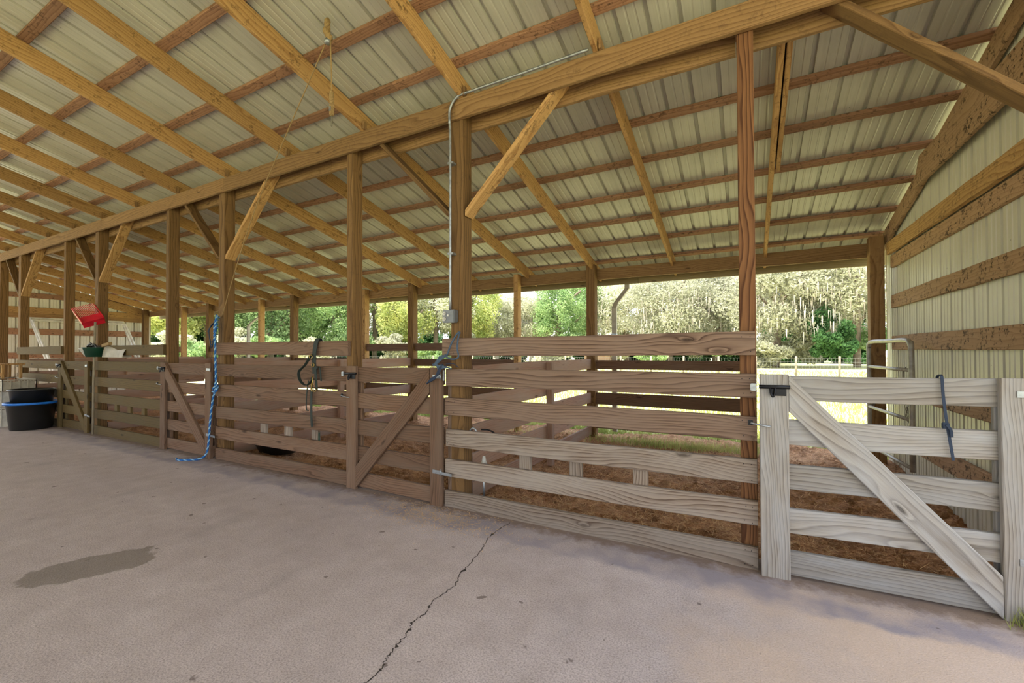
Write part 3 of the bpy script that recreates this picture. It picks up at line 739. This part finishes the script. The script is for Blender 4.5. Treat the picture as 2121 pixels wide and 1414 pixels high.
# ------------------------------------------------------------------ twine bundle over the fence end
t = thing('twine_bundle', 'grey blue baling twine looped over the fence top by the outlet post', 'twine', (-2.40, 3.29, 1.6))
tube('loop', 'twine_b', t, [(-2.46, 3.28, 1.40), (-2.40, 3.275, 1.52), (-2.345, 3.29, 1.61), (-2.33, 3.31, 1.62), (-2.325, 3.28, 1.58), (-2.335, 3.275, 1.48), (-2.32, 3.272, 1.40), (-2.37, 3.265, 1.375), (-2.44, 3.27, 1.39), (-2.47, 3.27, 1.42)], .0085, 6, 6)
for k in range(5):
    tube('loose_end', 'twine_b', t, [(-2.46, 3.27, 1.41), (-2.52-.012*k, 3.25, 1.40-.02*k), (-2.55-.01*k, 3.25, 1.33), (-2.52+.012*k, 3.245, 1.27+.01*k), (-2.50+.03*k, 3.25, 1.33-.01*k)], .0065, 5, 5)
for k in range(5):
    tube('frayed_end', 'navy', t, [(-2.48, 3.25, 1.33), (-2.52, 3.23, 1.27-.01*k), (-2.55-.01*k, 3.225, 1.20), (-2.60-.012*k, 3.225, 1.17-.006*k)], .007, 5, 4)
tube('loose_end', 'navy', t, [(-2.46, 3.27, 1.33), (-2.38, 3.275, 1.335), (-2.33, 3.29, 1.30)], .004, 5, 4)
box('snap', 'galv', t, (-2.492, 3.262, 1.175), (-2.478, 3.285, 1.275), .003)

# strap on the grey gate
t = thing('bungee_strap', 'navy strap hung over the top rail of the pale grey gate', 'strap', (.98, 3.33, 1.28))
strap('webbing', 'navy', t, [(.972, 3.40, 1.25), (.972, 3.40, 1.292), (.972, 3.335, 1.30), (.974, 3.325, 1.2), (.985, 3.323, 1.06), (1.0, 3.323, .93), (1.012, 3.323, .83)], .013)
box('buckle', 'navy', t, (.965, 3.313, 1.005), (.998, 3.33, 1.04), .004)
strap('webbing', 'navy', t, [(.982, 3.31, 1.03), (1.0, 3.31, 1.0), (1.005, 3.315, .96)], .013)

# ------------------------------------------------------------------ pulley and ropes under the roof
t = thing('rope_pulley', 'old rope and block pulley hanging from the rafters', 'pulley', (-3.05, 2.45, 4.22))
q0 = (-3.05, 2.44, 4.17); rp = rz(2.44)+RAF
rope('hanging_knot', ['twine'], t, [(-3.05, 2.44, rp), (-3.03, 2.42, 4.16), (-3.07, 2.46, 4.10), (-3.03, 2.45, 4.06), (-3.06, 2.42, 4.12), (-3.04, 2.44, 4.08), (-3.05, 2.45, 4.02)], .024, .06)
lathe('sheave', 'galv', t, (-3.05, 2.44, 4.03), [(0, -.02), (.02, -.02), (.03, 0), (.02, .02), (0, .02)], 12)
tube('drop_line', 'twine', t, [(-3.03, 2.45, 4.06), (-3.015, 2.45, 3.8), (-3.01, 2.45, 3.56)], .0055, 6, 3)
rope('hanging_knot', ['twine'], t, [(-3.01, 2.45, 3.60), (-3.0, 2.44, 3.54), (-3.02, 2.46, 3.50), (-3.0, 2.45, 3.47)], .018, .05)
box('block', 'twine', t, (-3.027, 2.435, 3.40), (-2.995, 2.465, 3.50), .006)
box('block_plate', 'galv', t, (-3.022, 2.430, 3.435), (-3.0, 2.436, 3.475), .002)
tube('hook', 'pipe_d', t, [(-3.01, 2.45, 3.40), (-3.01, 2.45, 3.34), (-3.0, 2.44, 3.31)], .006, 6, 3)
tube('long_line', 'twine', t, [(-3.06, 2.44, 4.04), (-3.9, 2.68, 3.62), (-4.9, 2.95, 3.05), (-5.7, 3.18, 2.45), (-6.28, 3.34, 1.92)], .005, 6, 6)

# ------------------------------------------------------------------ left corner clutter
def tub(x, y, z, r, h, label, band=None, hgt=.0):
    t = thing('rubber_tub', label, 'tub', (x, y, z), 'stacked black tubs')
    lathe('shell', 'black_p', t, (x, y, z), [(0, .004), (r*.80, .004), (r*.83, .02), (r*.96, h*.93), (r*1.04, h*.95), (r*1.05, h), (r*.95, h), (r*.93, h*.93), (r*.80, .03), (0, .02)], 48)
    if band:
        lathe('blue_rim_band', 'blue_p', t, (x, y, z), [(r*1.052, h*.955), (r*1.075, h*.955), (r*1.075, h*1.035), (r*.99, h*1.035), (r*.99, h)], 48)
    return t
tub(-12.02, 2.98, 0, .345, .50, 'large black tub with a bright blue rim, standing on the floor', True)
tub(-12.00, 2.98, .28, .31, .48, 'black tub stacked inside the blue-rimmed tub')
# beige crate stack at the frame edge
def crate(x0, y0, z0, x1, y1, z1, label, mat):
    t = thing('plastic_crate', label, 'crate', ((x0+x1)/2, (y0+y1)/2, z0), 'crates at the left edge')
    th = .012
    box('crate_base', mat, t, (x0, y0, z0), (x1, y1, z0+th), .002)
    for nm, lo, hi in (('rim', (x0, y0, z1-.03), (x1, y0+th, z1)), ('rim', (x0, y1-th, z1-.03), (x1, y1, z1)), ('rim', (x0, y0, z1-.03), (x0+th, y1, z1)), ('rim', (x1-th, y0, z1-.03), (x1, y1, z1))):
        box(nm, mat, t, lo, hi, .002)
    for nm, lo, hi in (('side_panel', (x0+.01, y0+.012, z0+.01), (x1-.01, y0+.017, z1-.04)), ('side_panel', (x1-.019, y0+.02, z0+.01), (x1-.013, y1-.02, z1-.04))): box(nm, mat, t, lo, hi, .001)
    n = 7
    for k in range(n+1):
        xx = x0+(x1-x0-th)*k/n; box('slat', mat, t, (xx, y0, z0), (xx+th, y0+th*.8, z1-.02), .001)
        box('slat', mat, t, (xx, y1-th, z0), (xx+th, y1, z1-.02), .001)
    for k in range(5):
        yy = y0+(y1-y0-th)*k/4; box('slat', mat, t, (x0, yy, z0), (x0+th, yy+th, z1-.02), .001); box('slat', mat, t, (x1-th, yy, z0), (x1, yy+th, z1-.02), .001)
    for zz in (.33, .66): box('crossbar', mat, t, (x0, y0, z0+(z1-z0)*zz), (x1, y0+th*.7, z0+(z1-z0)*zz+.012), .001)
    return t
crate(-13.7, 2.62, .0, -12.75, 3.15, .38, 'white plastic crate on the floor behind the black tubs', 'white_p')
crate(-13.7, 2.62, .385, -12.75, 3.15, .72, 'white plastic crate, middle of the stack behind the tubs', 'white_p')
crate(-13.5, 2.66, .725, -12.30, 3.12, .94, 'beige slatted crate on top of the stack at the left edge', 'beige_p')
t = thing('wooden_stool', 'small light wooden stool standing on the beige crate at the left edge', 'stool', (-13.15, 2.9, .94))
board('seat', 'rafter', t, (-13.55, 2.9, 1.22), (-12.75, 2.9, 1.22), .34, .03, up=(0, 1, 0))
for xx in (-13.48, -12.82):
    for yy in (2.78, 3.02): board('leg', 'rafter', t, (xx, yy, .942), (xx, yy, 1.205), .06, .04, up=(1, 0, 0))
board('stretcher', 'rafter', t, (-13.5, 2.76, 1.02), (-12.8, 2.76, 1.02), .06, .03)

# green and beige pots on the top rail
t = thing('feed_pot', 'dark green pot on the rail end beside the red fork handle', 'pot', (-10.02, 3.25, 1.38))
lathe('pot_shell', 'green_p', t, (-10.02, 3.245, 1.37), [(0, 0), (.12, 0), (.16, .15), (.175, .155), (.175, .165), (.15, .165), (.11, .01), (0, .01)], 28)
lathe('pot_liner', 'white_p', t, (-10.19, 3.23, 1.385), [(0, 0), (.07, 0), (.14, .13), (.15, .135), (.13, .14), (.06, .01)], 20)
for k in range(5): tube('tack_strap', 'black_p', t, [(-10.25+.07*k, 3.22, 1.52), (-10.2+.06*k, 3.2, 1.57+.02*(k % 3)), (-10.1+.05*k, 3.22, 1.56), (-10.0+.03*k, 3.22, 1.53)], .012, 6, 4)
t = thing('feed_sack', 'beige sack draped over the top rail right of the green pot', 'sack', (-9.45, 3.28, 1.36))
V = []; Fc = []; nx = 12; nz = 8
for j in range(nz+1):
    for i in range(nx+1):
        u = i/nx; v = j/nz; ang = math.pi*v
        V.append((-.40+.80*u+.03*math.sin(6*v), -.055*math.cos(ang)*(1+.3*math.sin(7*u)), (-.02 if 0 else 0)+.20*math.sin(ang)*(.85+.15*math.cos(3*u)+.03*math.sin(9*u))-.02))
for j in range(nz):
    for i in range(nx): a = j*(nx+1)+i; Fc.append((a, a+1, a+nx+2, a+nx+1))
mesh_obj('cloth', V, Fc, 'beige_p', t, True, (-9.45, 3.335, 1.385))
board('folded_edge', 'twine', t, (-9.8, 3.28, 1.565), (-9.55, 3.29, 1.60), .05, .05)
# red plastic fork standing head-up
t = thing('manure_fork', 'red plastic manure fork standing head-up against the post', 'fork', (-10.13, 3.27, 0))
tube('handle', 'dead_wood', t, [(-10.13, 3.26, .01), (-10.12, 3.26, 1.0), (-10.10, 3.27, 1.98)], .017, 8)
c = Vector((-10.10, 3.25, 1.99))
ax = Vector((-.72, -.08, .56)).normalized(); wd = Vector((.45, .85, .12)); wd = (wd-ax*wd.dot(ax)).normalized(); nr = ax.cross(wd)
if nr.z > 0: nr = -nr
Wf, Lf = .30, .46; V = []; Fc = []
bk = c+ax*.02
parts = []
def obox(c0, a, b, n, la, lb, ln):
    V = [c0+a*(la*s)+b*(lb*u)+n*(ln*w) for s in (0, 1) for u in (-.5, .5) for w in (-.5, .5)]
    return V, [(0, 1, 3, 2), (4, 6, 7, 5), (0, 4, 5, 1), (2, 3, 7, 6), (0, 2, 6, 4), (1, 5, 7, 3)]
for k in range(15): parts.append(obox(bk+wd*((k/14-.5)*Wf), ax, wd, nr, Lf, .010, .012))
V, Fc = join_geo(parts); mesh_obj('tines', [v-c for v in V], Fc, 'red_p', t, loc=c)
V, Fc = join_geo([obox(bk, ax, wd, nr, .16, Wf, .010), obox(bk+wd*(Wf/2), ax, wd, nr, Lf*.8, .010, .09), obox(bk-wd*(Wf/2), ax, wd, nr, Lf*.8, .010, .09), obox(bk+nr*.05, ax, wd, nr, .012, Wf, .12)])
mesh_obj('basket', [v-c for v in V], Fc, 'red_p', t, loc=c)

# rubber feed pan in the pen
t = thing('rubber_feed_pan', 'black rubber feed pan on the bedding behind the brown panel', 'pan', (-6.02, 3.98, 0))
lathe('pan_shell', 'black_p', t, (-6.02, 3.98, -.01), [(0, .01), (.24, .01), (.31, .15), (.335, .155), (.335, .17), (.30, .17), (.23, .035), (0, .03)], 36, sx=1.25, sy=.85)
lathe('scoop', 'galv', t, (-6.22, 4.02, .03), [(0, 0), (.10, 0), (.13, .12)], 20)
# hose tap by the outlet post
t = thing('water_tap', 'small pale water tap low on the outlet post', 'tap', (-2.18, 3.55, .4))
tube('riser', 'galv', t, [(-2.19, 3.50, .0), (-2.19, 3.50, .34)], .012, 8); lathe('tap_body', 'white_p', t, (-2.19, 3.50, .33), [(0, 0), (.03, 0), (.034, .05), (.02, .09), (.012, .13), (0, .13)], 14)
lathe('tap_handle', 'navy', t, (-2.17, 3.48, .36), [(0, 0), (.028, .01), (.028, .03), (0, .04)], 12)
t = thing('bucket_hook', 'black and silver bucket clip on the side of the outlet post', 'hook', (-2.23, 3.40, .72))
tube('clip_ring', 'galv', t, [(-2.24, 3.34, .72), (-2.20, 3.33, .75), (-2.17, 3.34, .72), (-2.20, 3.34, .69), (-2.24, 3.34, .72)], .008, 6, 5)
tube('clip_tongue', 'black_m', t, [(-2.17, 3.42, .725), (-2.09, 3.44, .72), (-2.02, 3.46, .68)], .008, 6, 4)

# white pipe frame leaning on the far wall
t = thing('pipe_frame', 'white plastic pipe frame leaning on the far left metal wall', 'frame', (-18.1, 5.5, 0))
for k, dx in enumerate((0, .35)):
    zt = 2.45-.08*k
    tube('white_pipe', 'white_p', t, [(-17.35+dx, 4.92, .02), (-18.25+dx*.6, 4.48, zt), (-18.25+dx*.6, 6.60, zt), (-17.35+dx, 7.0, .02)], .04, 8)
tube('white_pipe', 'white_p', t, [(-17.6, 4.80, .8), (-17.6, 6.9, .8)], .024, 8)

# ------------------------------------------------------------------ pasture fence, shed
t = thing('pasture_fence', 'wire fence on wooden stakes crossing the pasture', 'fence', (0, 27.6, -.12))
x = 7.9
while x > -75:
    tube('stake', 'dead_wood', t, [(x, 27.6, -.2), (x+.02, 27.6, 1.12)], .055, 7); x -= 1.87
parts = []
for z in (.1, .28, .46, .64, .82, 1.02): parts.append(box_geo((-76, 27.545, z), (8, 27.553, z+.008)))
for k in range(520): x = 8-k*.16; parts.append(box_geo((x, 27.547, .05), (x+.006, 27.552, 1.02)))
V, Fc = join_geo(parts); mesh_obj('wire_mesh', V, Fc, 'wire', t)
t = thing('field_shed', 'small distant shed with a white roof, left of the outlet post', 'shed', (-14.2, 46, 0))
box('shed_wall', 'pink', t, (-15.4, 45, -.12), (-12.6, 47, 2.15), 0)
board('shed_roof', 'white_p', t, (-16.2, 44.6, 2.2), (-12.0, 44.6, 2.3), 2.9, .08, up=(0, 1, .12))

# ------------------------------------------------------------------ vegetation
def leaf_mesh(name, n, rx, ry, rz_, mats, size, clumps=26, low=.0, drop=0):
    cl = []
    while len(cl) < clumps:
        p = rng.uniform(-1, 1, 3)
        if .25 < np.linalg.norm(p) < .95 and p[2] > -.8+low: cl.append(p)
    cl = np.array(cl)*np.array([rx, ry, rz_]); idx = rng.integers(0, clumps, n)
    d = rng.normal(0, 1, (n, 3)); d /= np.linalg.norm(d, axis=1)[:, None]; rad = (rng.random(n)**.4)[:, None]
    P = cl[idx] + d*rad*np.array([rx, ry, rz_])*.30*(.7+.6*rng.random((clumps, 1))[idx])
    a = rng.normal(0, 1, (n, 3)); a /= np.linalg.norm(a, axis=1)[:, None]; b = np.cross(a, rng.normal(0, 1, (n, 3))); b /= np.linalg.norm(b, axis=1)[:, None]
    s = size*(.6+.8*rng.random((n, 1))); V = np.stack([P-a*s, P-b*s*.45, P+a*s, P+b*s*.45], 1).reshape(-1, 3)
    me = bpy.data.meshes.new(name); me.vertices.add(n*4); me.vertices.foreach_set('co', V.ravel().astype(np.float32))
    me.loops.add(n*4); me.loops.foreach_set('vertex_index', np.arange(n*4, dtype=np.int32))
    me.polygons.add(n); me.polygons.foreach_set('loop_start', np.arange(0, n*4, 4, dtype=np.int32))
    me.update(calc_edges=True); me.validate(); me.materials.append(M[mats]); return me
def moss_mesh(n, rx, ry, rz_):
    V = []; Fc = []
    for i in range(n):
        a = rng.uniform(0, 6.28); r = rng.uniform(.5, 1.0); x = rx*r*math.cos(a); y = ry*r*math.sin(a); z = rz_*rng.uniform(-.75, .35); l = rng.uniform(.4, 1.2)
        w = rng.uniform(.02, .06); b = rng.uniform(0, 3.14); dx, dy = math.cos(b)*w, math.sin(b)*w; k = len(V)
        V += [(x-dx, y-dy, z), (x+dx, y+dy, z), (x+dx*.8, y+dy*.8, z-l*.5), (x-dx*.8, y-dy*.8, z-l*.5), (x+rng.uniform(-.05, .05), y, z-l)]
        Fc += [(k, k+1, k+2, k+3), (k+3, k+2, k+4)]
    me = bpy.data.meshes.new('moss_strands'); me.from_pydata(V, [], Fc); me.materials.append(M['moss']); return me
FM = {'oak': leaf_mesh('foliage', 22000, 5.2, 4.6, 4.2, 'leaf_p', .14, 60), 'green': leaf_mesh('foliage', 18000, 3.8, 3.8, 4.8, 'leaf_g', .14, 50),
      'yellow': leaf_mesh('foliage', 18000, 3.6, 3.6, 4.4, 'leaf_y', .14, 46), 'dark': leaf_mesh('foliage', 8000, 2.0, 2.0, 2.6, 'leaf_d', .15, 22, -.2),
      'shrub': leaf_mesh('foliage', 5000, 2.2, 2.0, 1.3, 'leaf_g', .13, 18, -.2), 'pshrub': leaf_mesh('foliage', 5000, 2.2, 2.0, 1.3, 'leaf_p', .13, 18, -.2)}
MM = moss_mesh(560, 4.8, 4.2, 4.2)
def tree(px, dist, kind, H, lab_, moss=False, sc=1.0, bark='bark', lean=0):
    th = -YAW + math.atan((px-1060.5)/FPX); x, y = dist*math.sin(th), dist*math.cos(th)
    shr = kind in ('shrub', 'pshrub', 'dark')
    t = thing('shrub' if shr else 'tree', lab_, 'shrub' if shr else 'tree', (x, y, -.12), 'thicket behind the pasture' if shr else 'trees behind the pasture')
    half = {'oak': 4.2, 'green': 4.8, 'yellow': 4.4, 'dark': 2.6, 'shrub': 1.3, 'pshrub': 1.3}[kind]*sc
    o = bpy.data.objects.new('foliage', FM[kind]); COL.objects.link(o); o.parent = t; o.location = (lean, 0, H-half*1.02); o.scale = (sc, sc, sc); o.rotation_euler = (0, 0, random.uniform(0, 6.28))
    if not shr:
        zt = H-half*.9
        tr = tube('trunk', bark, t, [(x-lean*.25, y, -.2), (x+random.uniform(-.3, .3), y, zt*.5), (x+lean, y, zt)], .3, 8, 4, rs=None)
        for k in range(5):
            a = k*1.3+random.random(); h0 = zt*(.45+.1*k)
            tube('branch', bark, t, [(x+lean*.5, y, h0), (x+lean+math.cos(a)*1.5*sc, y+math.sin(a)*1.5, h0+1.3), (x+lean+math.cos(a)*3.0*sc, y+math.sin(a)*2.6, h0+2.2+random.random())], .12, 6, 3)
    if moss:
        m_ = bpy.data.objects.new('moss_strands', MM); COL.objects.link(m_); m_.parent = t; m_.location = (lean, 0, H-half*1.05); m_.scale = (sc, sc, sc); m_.rotation_euler = (0, 0, random.uniform(0, 6.28))
        m_['kind'] = 'stuff'
T = tree
T(1610, 47, 'oak', 10.6, 'pale spreading oak right of the reddish slim post, hung with moss', True, 1.0, lean=.6)
T(1775, 50, 'oak', 12.6, 'tall mossy oak beside the broad orange eave post', True, 1.12)
T(1700, 66, 'oak', 13.6, 'pale oak standing behind the two mossy oaks at the right', True, 1.15)
T(1480, 56, 'oak', 12.0, 'mossy oak just left of the reddish slim post', True, 1.1)
T(1390, 50, 'oak', 10.6, 'pale oak midway between the downspout and the reddish post', True, 1.0)
T(1300, 58, 'oak', 11.8, 'pale oak behind the downspout elbow', True, 1.05)
T(1545, 70, 'yellow', 14.0, 'yellow green tree rising behind the reddish slim post', False, 1.2)
T(1215, 60, 'green', 12.6, 'dark leafy tree behind the eave post right of the blue sky patch', False, 1.05)
T(1160, 54, 'green', 11.6, 'full green tree just right of the blue sky patch', False, .95)
T(1100, 58, 'oak', 9.2, 'lower pale tree under the blue sky patch', True, .8, 'palebark')
T(1030, 60, 'oak', 9.6, 'pale tree with a bare white branch left of the blue sky patch', False, .85, 'palebark')
T(975, 56, 'yellow', 12.2, 'light green tree just right of the outlet post', False, 1.05)
T(900, 54, 'oak', 12.0, 'pale tree just left of the outlet box', False, 1.0)
T(830, 52, 'yellow', 11.2, 'yellow green tree behind the middle eave post', False, 1.0)
T(775, 58, 'oak', 13.0, 'pale tree between the two middle posts', False, 1.1)
T(690, 54, 'green', 11.8, 'green tree directly above the halter', False, 1.05)
T(620, 62, 'oak', 13.4, 'pale tree left of the halter behind the orange eave post', False, 1.15)
T(560, 52, 'green', 11.4, 'green tree between the far eave posts', False, 1.0)
T(500, 58, 'green', 12.8, 'green tree just right of the blue rope', False, 1.1)
T(430, 60, 'oak', 13.0, 'pale tree just left of the blue rope', False, 1.1)
T(360, 56, 'yellow', 12.0, 'yellow green tree near the far left corner post', False, 1.05)
T(290, 62, 'green', 13.0, 'tree at the far left hidden by the metal wall', False, 1.1)
for k, (px, lb) in enumerate(((1720, 'dark green conical shrub between the two mossy oaks'), (1660, 'low green shrub right of the pale oak trunk'), (1790, 'shrub beside the orange eave post'), (1575, 'shrub left of the pale oak trunk'),
        (1500, 'low shrub left of the reddish post'), (1430, 'low shrub under the oak between downspout and post'), (1350, 'low shrub right of the downspout'), (1280, 'low shrub behind the downspout'), (1200, 'low shrub beside the rear eave post'),
        (1130, 'low shrub below the blue sky patch'), (1060, 'low shrub behind the narrow eave post'), (985, 'low shrub right of the outlet post'), (900, 'low shrub left of the outlet post'), (820, 'low shrub behind the middle eave post'),
        (740, 'low shrub between the posts by the halter'), (660, 'low shrub directly behind the halter'), (580, 'low shrub left of the halter'), (510, 'low shrub right of the blue rope'), (420, 'low shrub left of the blue rope'), (340, 'low yellow-lit shrub in the far left corner'))):
    kd = 'dark' if k == 0 else ('shrub', 'pshrub')[k % 2]
    T(px, 45+3*(k % 3), kd, 5.0 if k == 0 else 3.0+.5*(k % 3), lb, False, 1.15 if k else .85)
# dense far hedge so that no horizon shows between trunks: a second row of shrubs
for k in range(22):
    px = 300+k*70; T(px, 64, 'dark', 6.0+.4*(k % 3), 'dark thicket bush in the shade behind the tree trunks', False, 1.5)

# grass blades in the near pasture (stuff)
def blades(name, n, gen, label):
    V = []; Fc = []
    for i in range(n):
        x, y, z, h, w = gen(); a = random.uniform(0, 6.28); lx, ly = random.gauss(0, h*.35), random.gauss(0, h*.35); k = len(V)
        V += [(x-math.cos(a)*w, y-math.sin(a)*w, z), (x+math.cos(a)*w, y+math.sin(a)*w, z), (x+lx, y+ly, z+h)]; Fc.append((k, k+1, k+2))
    return tag(mesh_obj(name, V, Fc, 'blade'), label, 'grass', kind='stuff')
def gb():
    y = 8.0+30*random.random()**1.8; x = random.uniform(-1.0*y-3, .35*y+1); return x, y, -.12, random.uniform(.08, .26), random.uniform(.004, .012)*(1+y*.04)
blades('pasture_grass', 50000, gb, 'tall yellow green grass of the sunlit pasture')
def gc():
    x = random.gauss(-.7, .9) if random.random() < .7 else random.uniform(-5, 1.3); x = max(-8, min(.1, x)); return x, random.gauss(7.05, .12), -.03, random.uniform(.05, .16), .004
blades('edge_weeds', 2600, gc, 'green weeds along the low rear board of the right pen')
def gd():
    return random.gauss(1.33, .05), random.gauss(3.30, .05), 0, random.uniform(.03, .12), .003
blades('floor_weeds', 500, gd, 'small green weeds at the foot of the grey gate hinge')
